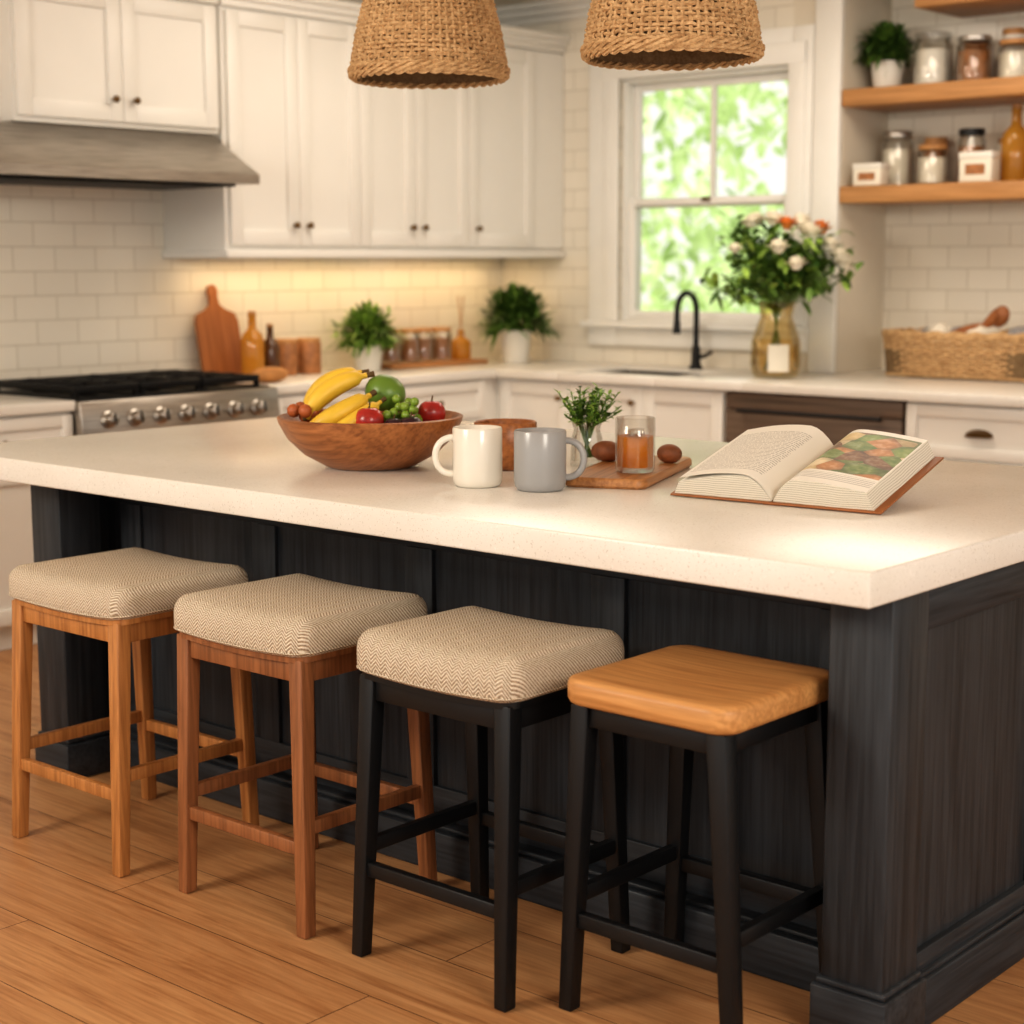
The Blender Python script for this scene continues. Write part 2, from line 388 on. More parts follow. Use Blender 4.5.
b.add(vs,[(0,1,2,3,4),(9,8,7,6,5)]+[(i,(i+1)%5,5+(i+1)%5,5+i) for i in range(5)],'steel')
b.box((-6.0,y0+.06,1.742),(-5.5,y1-.06,1.753),'iron',.002)
b.done()
b=MB('base_cabinet')
XF=-5.475; RY0,RY1=3.722,4.705
for (a,c) in ((.8,RY0-.004),(RY1+.006,YW-.004)):
    b.box((XI,a,.09),(XF,c,.88),'white',.002); b.box((XI,a,0.002),(XF-.03,c,.09),'white')
ye=[1.2,1.85,2.5,3.10,RY0-.006]
for i in range(4):
    door_x(b,XF,ye[i],ye[i+1],.69,.87,fw=.045); door_x(b,XF,ye[i],ye[i+1],.10,.685)
    knob_x(b,XF+.02,(ye[i]+ye[i+1])/2,.78); knob_x(b,XF+.02,ye[i]+.06,.62)
ye=[4.72,5.38,6.05]
for i in range(2):
    door_x(b,XF,ye[i],ye[i+1],.69,.87,fw=.045); door_x(b,XF,ye[i],ye[i+1],.11,.685); knob_x(b,XF+.02,(ye[i]+ye[i+1])/2,.78)
b.done()
b=MB('base_cabinet'); YF=6.16
b.box((XF+.002,YF,.10),(-4.142,YW-.004,.70),'white'); b.box((-3.268,YF,.10),(-2.02,7.3,.88),'white',.002)
b.box((XF+.002,YF,.70),(-4.142,YF+.03,.88),'white'); b.box((XF+.002,YF+.05,0.002),(-2.02,6.85,.1),'white')
xe=[-5.44,-5.01,-4.58,-4.145]
for i in range(3): door_y(b,YF,xe[i],xe[i+1],.11,.87)
xe=[-3.265,-2.64,-2.03]
for i in range(2):
    door_y(b,YF,xe[i],xe[i+1],.66,.87,fw=.045); door_y(b,YF,xe[i],xe[i+1],.38,.655,fw=.045); door_y(b,YF,xe[i],xe[i+1],.11,.375,fw=.045)
    xm=(xe[i]+xe[i+1])/2
    for zz in (.765,.52,.24):
        prof=[(.06*math.cos(a),.028*math.sin(a)) for a in [math.pi*k/10 for k in range(11)]]
        vs=[(xm+px,YF-.008,zz+pz-.01) for px,pz in prof]+[(xm+px*.8,YF-.035,zz+pz*.7-.012) for px,pz in prof]
        b.add(vs,[(k,k+1,12+k,11+k) for k in range(10)]+[tuple(range(11,22))],'bronze',True)
knob_y(b,-5.06,YF-.02,.8);knob_y(b,-4.63,YF-.02,.8)
b.done()
b=MB('dishwasher'); b.box((-4.135,YF+.02,.105),(-3.275,6.84,.875),'black'); b.box((-4.13,YF-.022,.11),(-3.28,YF+.01,.80),'dwood',.003)
b.box((-4.13,YF-.02,.805),(-3.28,YF+.01,.872),'dwood',.003); b.tube([(-4.05,YF-.05,.80),(-3.36,YF-.05,.80)],.009,'black')
for xx in (-4.03,-3.38): b.tube([(xx,YF-.05,.80),(xx,YF-.01,.80)],.006,'black')
b.done()
b=MB('perimeter_countertop')
z0,z1=.881,T
b.box((XI,.8,z0),(-5.44,RY0-.002,z1),'quartz',.003); b.box((XI,RY1+.004,z0),(-5.44,YW-.004,z1),'quartz',.003)
SX0,SX1,SY0,SY1=-5.06,-4.50,6.28,6.66
b.box((-5.44,6.11,z0),(SX0,YW-.004,z1),'quartz',.003); b.box((SX1,6.11,z0),(-4.028,YW-.034,z1),'quartz',.003)
b.box((-4.028,6.11,z0),(-2.02,7.318,z1),'quartz',.003)
b.box((SX0,6.11,z0),(SX1,SY0,z1),'quartz',.003); b.box((SX0,SY1,z0),(SX1,YW-.004,z1),'quartz',.003)
b.done()
b=MB('sink_basin')
b.box((SX0+.001,SY0+.001,.72),(SX1-.001,SY1-.001,.74),'iron')
for q in (((SX0+.001,SY0+.001),(SX0+.012,SY1-.001)),((SX1-.012,SY0+.001),(SX1-.001,SY1-.001)),((SX0+.012,SY0+.001),(SX1-.012,SY0+.012)),((SX0+.012,SY1-.012),(SX1-.012,SY1-.001))):
    b.box((*q[0],.74),(*q[1],.905),'iron')
b.done()
b=MB('kitchen_faucet'); fx,fy=-4.71,6.74
b.lathe([(0,0),(.034,0),(.034,.012),(.024,.02),(.021,.10),(.018,.11),(0,.11)],(fx,fy,T),'black',24)
pts=[(fx,fy,T+.08),(fx,fy,T+.28)]+[(fx,fy-.08+.08*math.cos(a),T+.28+.085*math.sin(a)) for a in [math.pi*k/12 for k in range(1,13)]]+[(fx,fy-.16,T+.23)]
b.tube(pts,.014,'black',14); b.tube([(fx,fy-.16,T+.235),(fx,fy-.16,T+.175)],[.016,.02],'black',14)
b.tube([(fx,fy,T+.055),(fx+.06,fy-.01,T+.065),(fx+.10,fy-.015,T+.085)],[.012,.010,.008],'black',10); b.done()
b=MB('gas_range'); ry0,ry1=RY0+.001,RY1+.001
b.box((XW+.02,ry0,.08),(-5.47,ry1,.90),'steel',.003); b.box((XW+.02,ry0,0.002),(-5.55,ry1,.08),'iron')
b.hexa([(-5.50,ry0,.77),(-5.40,ry0,.77),(-5.40,ry1,.77),(-5.50,ry1,.77),(-5.50,ry0,.915),(-5.42,ry0,.915),(-5.42,ry1,.915),(-5.50,ry1,.915)],'steel',.004)
b.box((XW+.03,ry0+.01,.90),(-5.46,ry1-.01,.922),'iron',.003)
b.box((-5.47,ry0+.02,.14),(-5.43,ry1-.02,.755),'steel',.005); b.box((-5.431,ry0+.15,.28),(-5.427,ry1-.15,.6),'iron')
b.tube([(-5.38,ry0+.06,.70),(-5.38,ry1-.06,.70)],.014,'steel')
for yy in (ry0+.1,ry1-.1): b.tube([(-5.44,yy,.70),(-5.38,yy,.70)],.009,'steel')
for k in range(7):
    yy=ry0+.12+k*(ry1-ry0-.24)/6
    b.X=Matrix.Translation((-5.408,yy,.84))@Matrix.Rotation(math.radians(80),4,'Y')
    b.lathe([(0,0),(.034,0),(.034,.006),(.026,.010),(.024,.04),(.020,.044),(0,.044)],(0,0,0),'steel',20); b.box((-.022,-.004,.03),(.022,.004,.05),'iron',.002)
b.X=Matrix.Identity(4)
for gy in range(3):
    ya=ry0+.03+gy*(ry1-ry0-.06)/3; yb=ya+(ry1-ry0-.06)/3-.008
    for xx in (-6.04,-5.50): b.box((xx-.01,ya,.94),(xx+.01,yb,.968),'iron',.003)
    for yy in (ya+.008,yb-.008): b.box((-6.03,yy-.008,.94),(-5.51,yy+.008,.967),'iron',.003)
    ym=(ya+yb)/2; b.box((-6.03,ym-.007,.945),(-5.51,ym+.007,.972),'iron',.003)
    for xx in (-5.91,-5.78,-5.65): b.box((xx-.007,ya+.01,.946),(xx+.007,yb-.01,.971),'iron',.003)
    for xx in (-6.04,-5.50):
        for yy in (ya+.01,yb-.01): b.box((xx-.009,yy-.009,.92),(xx+.009,yy+.009,.94),'iron')
    for xx in (-5.91,-5.65): b.lathe([(0,0),(.055,0),(.055,.008),(.035,.010),(.035,.018),(0,.02)],(xx,ym,.92),'iron',20)
b.done()
def shelf(x0,x1,z):
    b=MB('floating_shelf'); b.box((x0,YW-.02,z-.075),(x1,7.318,z),'shelfw',.003); b.done()
shelf(-4.028,-2.02,2.20); shelf(-4.028,-2.02,1.77); shelf(-3.68,-2.02,2.60)
# ---------------------------------------------------------------- island
xL,xR,yF,yB=-4.34,-1.38,2.49,4.06
b=MB('kitchen_island')
b.box((xL,yF,T-.063),(xR,yB,T),'quartz',.005,3)
ZT=T-.0635
PY=2.63; PX0,PX1=-4.08,-1.41; pw=.135; PN=2.83; PB=3.98
def post(x0,y0,w=.135):
    b.box((x0,y0,0.002),(x0+w,y0+pw,ZT),'char',.004)
    b.box((x0-.014,y0-.014,0.001),(x0+w+.014,y0+pw+.014,.105),'charxx',.004); b.box((x0-.007,y0-.007,.105),(x0+w+.007,y0+pw+.007,.12),'charxx',.005)
for y0 in (PY,PB-pw): post(PX0,y0); post(PX1-.128,y0,.128)
b.box((PX0+.05,PN+.02,.02),(PX1-.03,PB-.03,ZT),'char')
b.box((PX0+.02,PN-.05,0.001),(PX1-.035,PN+.05,.10),'charxx',.004)
b.box((PX0+.02,PN-.035,.10),(PX1-.035,PN+.03,.112),'charxx',.004)
b.box((PX0+.04,PN,ZT-.09),(PX1-.035,PN+.03,ZT),'charxx',.002); b.box((PX0+.04,PN,.10),(PX1-.035,PN+.03,.19),'charxx',.002)
for xc in (-3.90,-3.33,-2.77,-2.20,-1.63): b.box((xc-.045,PN,.19),(xc+.045,PN+.029,ZT-.09),'char',.002)
b.box((PX0+.04,PN+.012,.1),(PX1-.036,PN+.028,ZT-.001),'char')
xe=PX1
b.box((xe-.03,PY+pw,0.001),(xe+.012,PB-pw,.10),'charx',.004); b.box((xe-.03,PY+pw,.10),(xe+.006,PB-pw,.112),'charx',.004)
b.box((xe-.029,PY+pw,ZT-.085),(xe-.004,PB-pw,ZT),'charx',.002); b.box((xe-.029,PY+pw,.11),(xe-.004,PB-pw,.15),'charx',.002)
b.box((xe-.028,PY+.10,.1),(xe-.018,PB-.1,ZT-.001),'char'); ym=(PY+PB)/2; b.box((xe-.027,ym-.045,.15),(xe-.004,ym+.045,ZT-.085),'char',.002)
xe=PX0
b.box((xe+.01,PY+pw,0.001),(xe+.06,PB-pw,ZT),'char')
b.done()
# ---------------------------------------------------------------- stools
def stool(name,loc,seat,foot,wm,kind,rotz=0,ztop=.675,lw=.036,th=.08,fo=(0,0),th2=.045):
    b=MB(name); hx,hy=seat; fx,fy=foot
    tx,ty=hx-.04,hy-.035
    zb=ztop-th if kind=='cushion' else ztop-th2
    L=[]
    for sx,sy in ((-1,-1),(1,-1),(1,1),(-1,1)):
        p0=Vector((sx*fx+fo[0],sy*fy+fo[1],0.001)); p1=Vector((sx*tx,sy*ty,zb)); L.append((p0,p1)); b.leg(p0,p1,lw*.86,lw*1.1,wm)
    at=lambda i,z: L[i][0].lerp(L[i][1],z/zb)
    ah=.05 if kind=='cushion' else .04
    for i in range(4):
        j=(i+1)%4; zr=(.19,.235,.19+.02,.235)[i]
        b.rail(at(i,zr),at(j,zr),lw*.55,.03,wm)
        b.rail(at(i,zb-ah/2-.002),at(j,zb-ah/2-.002),lw*.6,ah,wm)
    if kind=='cushion':
        sad=(lambda x,y:.010*(x/hx)**2); h=th
        lay=[(.02,-.004,1),(.006,.002,1),(0,.014,1),(.0,h*.5,1),(.003,h*.66,1),(.010,h*.79,1),(.022,h*.90,1),(.04,h*.96,1),(.065,h,1),(.07,h+.004,.75),(.07,h+.006,.5),(.07,h+.007,.2)]
        b.stack(hx,hy,.05,lay,'fabric',(0,0,zb),sad)
        b.stack(hx+.001,hy+.001,.05,[(.004,.004,1),(0,.007,1),(.004,.010,1)],'fabric',(0,0,zb),sad)
        b.stack(hx-.014,hy-.014,.03,[(0,-.014,1),(0,.0,1)],wm,(0,0,zb),sad)
    else:
        dish=lambda x,y:-.006*max(0,1-(x/hx)**2)*max(0,1-(y/hy)**2); q=th2
        b.stack(hx,hy,.05,[(.012,0,1),(.004,.004,1),(0,.012,1),(0,q-.011,1),(.003,q-.004,1),(.010,q,1),(.03,q+.001,1),(.03,q+.001,.8),(.03,q+.001,.5),(.03,q+.001,.2)],'oakx',(0,0,zb),dish)
    return b.done(loc,(0,0,math.radians(rotz)),60)
stool('counter_stool',(-3.445,2.49,0),(.240,.210),(.212,.20),'oak','cushion',0,.69,th=.085,fo=(.010,-.012))
stool('counter_stool',(-2.835,2.515,0),(.230,.205),(.203,.19),'walnut','cushion',0,.692,th=.088,fo=(.016,-.008))
stool('counter_stool',(-2.258,2.515,0),(.225,.19),(.20,.185),'black','cushion',0,.693,th=.092)
stool('counter_stool',(-1.765,2.56,0),(.192,.195),(.19,.172),'black','wood',0,.672,th2=.05,fo=(-.010,.026))
# ---------------------------------------------------------------- pendants
def pendant(x,y,zr):
    b=MB('woven_pendant_lamp')
    q=.955
    prof=[(0,.2125*q),(.03,.209*q),(.10,.196*q),(.20,.170*q),(.28,.138*q),(.34,.093*q),(.37,.045)]
    def rad(h):
        for (h0,r0),(h1,r1) in zip(prof,prof[1:]):
            if h<=h1: return r0+(r1-r0)*(h-h0)/(h1-h0)
        return prof[-1][1]
    H=.37
    b.weave(lambda th,t:((rad(H*t)*math.cos(th),rad(H*t)*math.sin(th),H*t),(math.cos(th),math.sin(th),.2)),34,34,'rattan',.0050,.0042,.002)
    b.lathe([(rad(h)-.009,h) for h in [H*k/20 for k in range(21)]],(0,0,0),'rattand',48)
    R0=.2125*q
    for dz,dr in ((0,.002),(.012,.004),(-.006,-.006)):
        for ph in (0,math.pi):
            b.tube([((R0+dr+.004*math.cos(k*.9+ph))*math.cos(2*math.pi*k/140),(R0+dr+.004*math.cos(k*.9+ph))*math.sin(2*math.pi*k/140),dz+.005*math.sin(k*.9+ph)) for k in range(140)],.005,'rattan',5,closed=True)
    b.lathe([(0,.39),(.05,.385),(.05,.365),(.018,.36),(.018,.30),(0,.30)],(0,0,0),'black',20)
    b.ball((0,0,.27),.03,emis('warm_bulb',(1,.75,.45,1),1.5)); b.tube([(0,0,.385),(0,0,CZ-zr-.02)],.004,'black',8)
    b.lathe([(0,0),(.06,0),(.06,-.02),(0,-.025)],(0,0,CZ-zr),'black',24)
    b.done((x,y,zr))
pendant(-3.17,3.3,1.92); pendant(-2.385,3.3,1.912)
# ---------------------------------------------------------------- island items
RV=Vector((.753,.658,0)); FV=Vector((-.658,.753,0))
b=MB('fruit_bowl')
b.lathe([(r*1.03,z) for r,z in [(0,0),(.10,0),(.115,.006),(.165,.035),(.205,.075),(.226,.115),(.229,.128),(.223,.131),(.216,.125),(.195,.085),(.150,.045),(.09,.022),(0,.018)]],(0,0,0),'bowl',64)
def fp(u,v,f=0): return RV*((u-370)*.00255)+Vector((0,0,.13+(415-v)*.00255))+FV*f
yel=plain('banana_skin',srgb(230,190,64),.45,var=.1); grn=plain('green_mango_skin',srgb(108,140,54),.35,var=.2); red=plain('red_apple_skin',srgb(170,48,42),.25,var=.35,scale=20)
plum=plain('plum_skin',srgb(52,28,40),.3,var=.2); lime=plain('green_grape_skin',srgb(128,156,60),.25,var=.2); org=plain('dried_orange_peel',srgb(176,96,52),.5,var=.3); stem=plain('fruit_stem',srgb(92,70,36),.7)
def banana(pts,r,m=yel):
    P=[Vector(p) for p in pts]; out=[];rr=[]
    N=18
    for i in range(N+1):
        t=i/N; q=P[0]*(1-t)**2+P[1]*2*t*(1-t)+P[2]*t*t; out.append(q)
        rr.append(r*(.28+.72*min(1,math.sin(math.pi*min(max(t,.02),.98))**.45)) if t<.9 else r*max(.28,(1-t)*5))
    b.tube(out,rr,m,8); b.ball(out[0],r*.3,stem,seg=8); b.tube([out[-1],out[-1]+(out[-1]-out[-2])*1.5],[r*.27,r*.32],stem,6)
banana([fp(306,417,-.02),fp(322,384,.0),fp(366,376,.03)],.027)
banana([fp(304,412,.05),fp(316,378,.07),fp(360,374,.07)],.024)
banana([fp(314,424,-.08),fp(342,412,-.09),fp(371,394,-.03)],.026)
banana([fp(335,428,-.12),fp(358,418,-.12),fp(382,400,-.05)],.020)
b.ball(fp(384,394,.04),(.054,.047,.047),grn,Euler((0,.4,.6)))
def apple(c,r,m): 
    b.ball(c,r,m,fn=lambda d:1-.18*math.exp(-((1-abs(d.z))*14)),seg=24); b.tube([Vector(c)+Vector((0,0,r*.75)),Vector(c)+Vector((.004,0,r*1.25))],.002,stem,6)
apple(fp(431,413,.0),.036,red); apple(fp(372,417,-.10),.038,red); apple(fp(412,425,-.09),.034,plum); apple(fp(396,424,-.10),.028,plum)
apple(fp(345,428,.05),.04,red); apple(fp(400,430,.03),.045,grn); apple(fp(330,430,.04),.045,org); apple(fp(370,432,.0),.05,org); apple(fp(420,432,.08),.045,red)
random.seed(3)
for k in range(26): b.ball(fp(400+random.uniform(-13,20),409+random.uniform(-12,12),-.05+random.uniform(-.03,.03)),.0115,lime,seg=12)
for k in range(8): b.ball(fp(302+random.uniform(-8,14),412+random.uniform(-5,8),random.uniform(-.05,.03)),.018,org,seg=10)
b.done((-3.09,2.99,T+.001))
def mug(x,y,r,h,m,ang):
    b=MB('coffee_mug')
    b.lathe([(0,0),(r*.86,0),(r*.95,.006),(r,.02),(r,h-.004),(r-.002,h),(r-.005,h-.003),(r-.006,.02),(r*.8,.009),(0,.009)],(0,0,0),m,48)
    n=16; pts=[]
    for k in range(n+1):
        a=-math.pi/2+math.pi*k/n; pts.append((r-.004+.044*math.cos(a)**.8 if math.cos(a)>0 else r-.004,0,h*.52+h*.31*math.sin(a)))
    b.tube(pts,.0078,m,12)
    b.done((x,y,T+.0005),(0,0,ang))
ang=math.atan2(.658,.753)
mug(-2.63,2.888,.058,.137,'cream',ang+math.pi+.1); mug(-2.475,2.93,.060,.137,'greyc',ang-.1)
b=MB('wooden_cup'); b.lathe([(0,0),(.055,0),(.068,.01),(.078,.05),(.079,.116),(.076,.119),(.072,.116),(.070,.05),(.05,.015),(0,.012)],(0,0,0),'bowl',40); b.done((-2.80,3.18,T+.0005))
b=MB('cutting_board'); b.stack(.10,.245,.03,[(.006,0,1),(0,.006,1),(0,.018,1),(.005,.024,1),(.02,.025,1)],'board',(0,0,0)); b.done((-2.465,3.26,T+.0005),(0,0,math.radians(22)),40)
TB=T+.026
b=MB('tea_glass'); r=.047
b.lathe([(0,0),(r*.9,0),(r,.006),(r,.126),(r-.002,.128),(r-.004,.126),(r-.004,.012),(0,.010)],(0,0,0),'glass',40)
b.lathe([(0,.0105),(r-.0045,.0125),(r-.0045,.084),(0,.084)],(0,0,0),'tea',40)
b.box((-.02,-.015,.07),(.01,.015,.098),'glass',.004); b.box((-.005,-.02,.076),(.024,.008,.102),'glass',.004); b.done((-2.385,3.17,TB+.001))
crust=plain('brown_crust',srgb(124,72,40),.6,var=.3,scale=40,bump=.3)
b=MB('bread_roll'); b.ball((0,0,.024),(.045,.032,.026),crust); b.done((-2.57,3.30,TB))
b=MB('bread_roll'); b.ball((0,0,.022),(.034,.026,.024),crust); b.done((-2.43,3.37,TB))
b=MB('herb_in_glass_jar'); r=.042
b.lathe([(0,0),(r,0),(r*1.02,.01),(r*.95,.07),(r*.8,.09),(r*.95,.112),(r*.91,.112),(r*.75,.09),(r*.9,.07),(r*.95,.012),(0,.01)],(0,0,0),'glass',32)
random.seed(5)
for k in range(46):
    a=random.uniform(0,6.28); ri=random.uniform(.005,.02); ro=random.uniform(.005,.09); h=random.uniform(.14,.215)-ro*.35
    p0=Vector((-ri*math.cos(a),-ri*math.sin(a),.02)); p1=Vector((.02*math.cos(a),.02*math.sin(a),.10)); p2=Vector((ro*math.cos(a),ro*math.sin(a),h))
    b.tube([p0,p1,p2],.0014,'leaf',4)
    for j in range(18):
        q=p1.lerp(p2,random.uniform(.2,1.02)); aa=random.uniform(0,6.28)
        b.leafq(q,(math.cos(aa),math.sin(aa),random.uniform(0,1.2)),random.uniform(.014,.026),.011,random.choice(['leafl','leafl','leaf']),.2,n=2)
b.done((-2.69,3.37,T+.0005))
# book
b=MB('open_cookbook')
def pagetext():
    t=NT('printed_text_page').set(.6,0,.3); s=t.sep(t.obj())
    ln=t.math('LESS_THAN',t.math('FRACT',t.math('MULTIPLY',s[1],120)),.4)
    w=t.math('GREATER_THAN',t.noise(t.comb(t.math('MULTIPLY',s[0],260),t.math('FLOOR',t.math('MULTIPLY',s[1],120))),1,1),.44)
    mx_=t.math('MULTIPLY',t.math('GREATER_THAN',s[0],-.215),t.math('LESS_THAN',s[0],-.035)); my=t.math('MULTIPLY',t.math('GREATER_THAN',s[1],.03),t.math('LESS_THAN',s[1],.28))
    f=t.math('MULTIPLY',t.math('MULTIPLY',ln,w),t.math('MULTIPLY',mx_,my)); t.col(t.mix(t.math('MULTIPLY',f,.5),srgb(232,227,216),srgb(90,80,72))); return t.m
def pagephoto():
    t=NT('food_photo_page').set(.4,0,.4); s=t.sep(t.obj())
    vo=t.new('ShaderNodeTexVoronoi'); vo.inputs['Scale'].default_value=17; t.l(t.obj((1,1.3,1),(0,0,.5)),vo.inputs['Vector'])
    sp=t.new('ShaderNodeSeparateColor'); t.l(vo.outputs['Color'],sp.inputs[0])
    c=t.ramp(sp.outputs[0],[(0,srgb(86,124,40)),(.26,srgb(190,122,60)),(.40,srgb(232,214,176)),(.54,srgb(176,44,34)),(.64,srgb(110,146,56)),(.80,srgb(222,196,140)),(.9,srgb(112,64,36))],'CONSTANT')
    n=t.noise(t.obj(),60,3); c=t.mix(.22,c,t.ramp(n,[(.3,srgb(60,60,30)),(.5,srgb(170,146,96)),(.7,srgb(240,230,206))]))
    ed=t.ramp(vo.outputs['Distance'],[(.0,(1,1,1,1)),(.5,(1,1,1,1)),(.8,(.35,.3,.25,1))]); c=t.mix(.7,c,ed,'MULTIPLY')
    mx_=t.math('MULTIPLY',t.math('GREATER_THAN',s[0],.022),t.math('LESS_THAN',s[0],.216)); my=t.math('MULTIPLY',t.math('GREATER_THAN',s[1],.07),t.math('LESS_THAN',s[1],.305))
    f=t.math('MULTIPLY',mx_,my)
    ln=t.math('LESS_THAN',t.math('FRACT',t.math('MULTIPLY',s[1],120)),.4)
    tx=t.math('MULTIPLY',t.math('MULTIPLY',ln,mx_),t.math('MULTIPLY',t.math('GREATER_THAN',s[1],.02),t.math('LESS_THAN',s[1],.06)))
    base=t.mix(t.math('MULTIPLY',tx,.5),srgb(232,227,216),srgb(90,80,72)); t.col(t.mix(f,base,c)); return t.m
def pedge():
    t=NT('page_edges').set(.8,0,.2); s=t.sep(t.obj()); w=t.math('FRACT',t.math('MULTIPLY',t.math('ADD',s[2],t.math('MULTIPLY',t.noise(t.obj(),10,2),.01)),200))
    t.col(t.ramp(w,[(.0,srgb(150,136,116)),(.3,srgb(220,212,196)),(.9,srgb(228,222,208))])); t.bump(w,.5,.001); return t.m
mt,mp_,me_=pagetext(),pagephoto(),pedge(); leather=plain('tan_leather_cover',srgb(150,94,54),.5,var=.15,bump=.2)
D=.325
b.box((-.25,-.006,0),(-.006,D+.006,.005),leather,.002); b.box((.006,-.006,0),(.252,D+.006,.005),leather,.002); b.box((-.02,-.0055,-.001),(.02,D+.0055,.004),leather,.001)
def block(sg,top,Hh,k2=.25,n=22,wd=.236):
    prof=[]
    for k in range(n+1):
        t=k/n; x=sg*(.002+(wd-.012*math.sin(t*2))*t)
        h=.006+Hh*(1-(1-min(1,t/.30))**2.4) if t<.30 else .006+Hh*(1-k2*((t-.30)/.70)**1.6)
        prof.append((x,h))
    vs=[];
    for yy in (0,D):
        for x,h in prof: vs.append((x,yy,h))
        for i,(x,h) in enumerate(prof): vs.append((x+sg*.014*(i/n)**3,yy,.0052))
    m=n+1; o=2*m
    b.add(vs,[(k,k+1,o+k+1,o+k) for k in range(n)],top,True)
    b.add(vs,[(m+k,m+k+1,k+1,k) for k in range(n)]+[(o+k,o+k+1,o+m+k+1,o+m+k) for k in range(n)]+[(n,m+n,o+m+n,o+n)],me_)
block(-1,mt,.052,.5); block(1,mp_,.054,.3,wd=.228)
def sheet(sg,top,h0,lift,w):
    n=16; vs=[]
    for yy in (.001,D-.001):
        for k in range(n+1):
            t=k/n; vs.append((sg*(.003+w*t),yy,.010+(h0-.006)*(1-(1-min(1,t/.28))**2.2)+lift*math.sin(math.pi*min(1,t*1.02))-.016*t*t))
    b.add(vs,[(k,k+1,n+2+k,n+1+k) for k in range(n)],top,True)
sheet(-1,mt,.054,.007,.222)
tilt=math.radians(14.5)
b.done((-1.935,3.06,T+.003),(tilt,0,math.radians(5)))
b=MB('book_rest'); h=.27*math.sin(tilt)-.014
b.hexa([(-.17,.02,0),(.17,.02,0),(.17,.27,0),(-.17,.27,0),(-.17,.02,.0015),(.17,.02,.0015),(.17,.27,h-.003),(-.17,.27,h-.003)],'board',0); b.done((-1.935,3.06,T+.0005),(0,0,math.radians(5)))
# ---------------------------------------------------------------- plants
def potted(x,y,z,r,h,fr,fh,mats=('leaf','leafd'),n=260,L=.09,W=.016,seed=1,clamp=None):
    random.seed(seed); b=MB('potted_fern')
    b.lathe([(0,0),(r*.78,0),(r*.82,.004),(r,h-.012),(r*1.05,h-.012),(r*1.05,h),(r*.93,h),(r*.9,h-.015),(0,h-.015)],(0,0,0),'whitec',32)
    b.lathe([(0,h-.014),(r*.9,h-.014)],(0,0,0),'soil',24)
    for k in range(n):
        a=random.uniform(0,6.28); e=random.uniform(-.05,1.5); q=random.uniform(.45,1)
        d=Vector((math.cos(a)*math.cos(e),math.sin(a)*math.cos(e),math.sin(e)))
        tip=Vector((d.x*fr*q,d.y*fr*q,h+d.z*fh*q+.01)); mid=Vector((tip.x*.45,tip.y*.45,h+(tip.z-h)*.6+.02)); 
        if k%3==0: b.tube([(0,0,h-.02),mid,tip],.0018,mats[0],4)
        for j in range(5):
            p=mid.lerp(tip,random.uniform(0,1)); dd=d+Vector((random.uniform(-.8,.8),random.uniform(-.8,.8),random.uniform(-.5,.7)))
            b.leafq(p,dd,L*random.uniform(.5,1),W,random.choice(mats),.35)
    b.done((x,y,z),clamp=clamp)
potted(-5.86,5.66,T+.001,.072,.12,.18,.18,('leaf','leafl'),n=300,L=.085,seed=1,clamp=((XW+.01,5.43,T+.001),(0,5.83,Z1-.03)))
potted(-5.74,6.60,T+.001,.08,.165,.20,.21,('leaf','leafd'),n=340,L=.12,seed=2,clamp=((XW+.01,6.0,T+.001),(0,YW-.01,Z1-.03)))
potted(-3.90,7.06,2.201,.075,.125,.13,.15,('leaf','leafd'),n=240,L=.09,seed=3,clamp=((-4.02,6.8,2.2),(-3.77,7.31,2.7)))
b=MB('flower_bouquet_vase'); random.seed(11)
b.lathe([(0,0),(.085,0),(.10,.01),(.112,.06),(.108,.16),(.085,.23),(.07,.27),(.078,.32),(.086,.335),(.082,.335),(.066,.27),(.08,.225),(.102,.16),(.106,.06),(.09,.015),(0,.012)],(0,0,0),'amber',40)
b.lathe([(0,.013),(.088,.016),(.1045,.06),(.1005,.17),(0,.17)],(0,0,0),'water',32)
lab=[]
for k in range(9):
    a=math.radians(-75+6*k); lab+=[(.1145*math.cos(a),.1145*math.sin(a),.03),(.1115*math.cos(a),.1115*math.sin(a),.15)]
b.add(lab,[(2*k,2*k+2,2*k+3,2*k+1) for k in range(8)],'label',True)
for k in range(54):
    a=random.uniform(0,6.28); e=random.uniform(-.25,1.5); q=random.uniform(.6,1.1)
    tip=Vector((math.cos(a)*math.cos(e)*.32*q,math.sin(a)*math.cos(e)*.32*q,.44+math.sin(e)*.24*q))
    b.tube([(-.05*math.cos(a),-.05*math.sin(a),.03),(.02*math.cos(a),.02*math.sin(a),.30),tip],.003,'leaf',5)
    for j in range(26):
        p=Vector((0,0,.37)).lerp(tip,random.uniform(.35,1.05))+Vector([random.uniform(-.05,.05) for _ in range(3)])
        b.leafq(p,[random.uniform(-1,1),random.uniform(-1,1),random.uniform(-.4,.9)],random.uniform(.05,.09),.032,random.choice(['leaf','leafd','leaf','leafl','leafl']),.3)
def bloom(c,r,m):
    for ring_ in range(3):
        for j in range(9-ring_*2):
            a=j*6.28/(9-ring_*2)+ring_; e=.15+ring_*.5
            d=Vector((math.cos(a)*math.cos(e),math.sin(a)*math.cos(e),math.sin(e)))
            b.leafq(c,d,r*(1-.15*ring_),r*.75,m,-.2)
    b.ball(c+Vector((0,0,.01)),r*.5,m,seg=10)
for k in range(24):
    a=-1.0+random.uniform(-1.8,1.8); e=random.uniform(.0,1.3)
    c=Vector((math.cos(a)*math.cos(e)*.30,math.sin(a)*math.cos(e)*.30,.46+math.sin(e)*.235)); bloom(c,random.uniform(.04,.065),'orangep' if k in(4,13) else 'petal')
b.done((-4.09,6.47,T+.001),clamp=((-9,0,T),(0,YW-.05,3)))
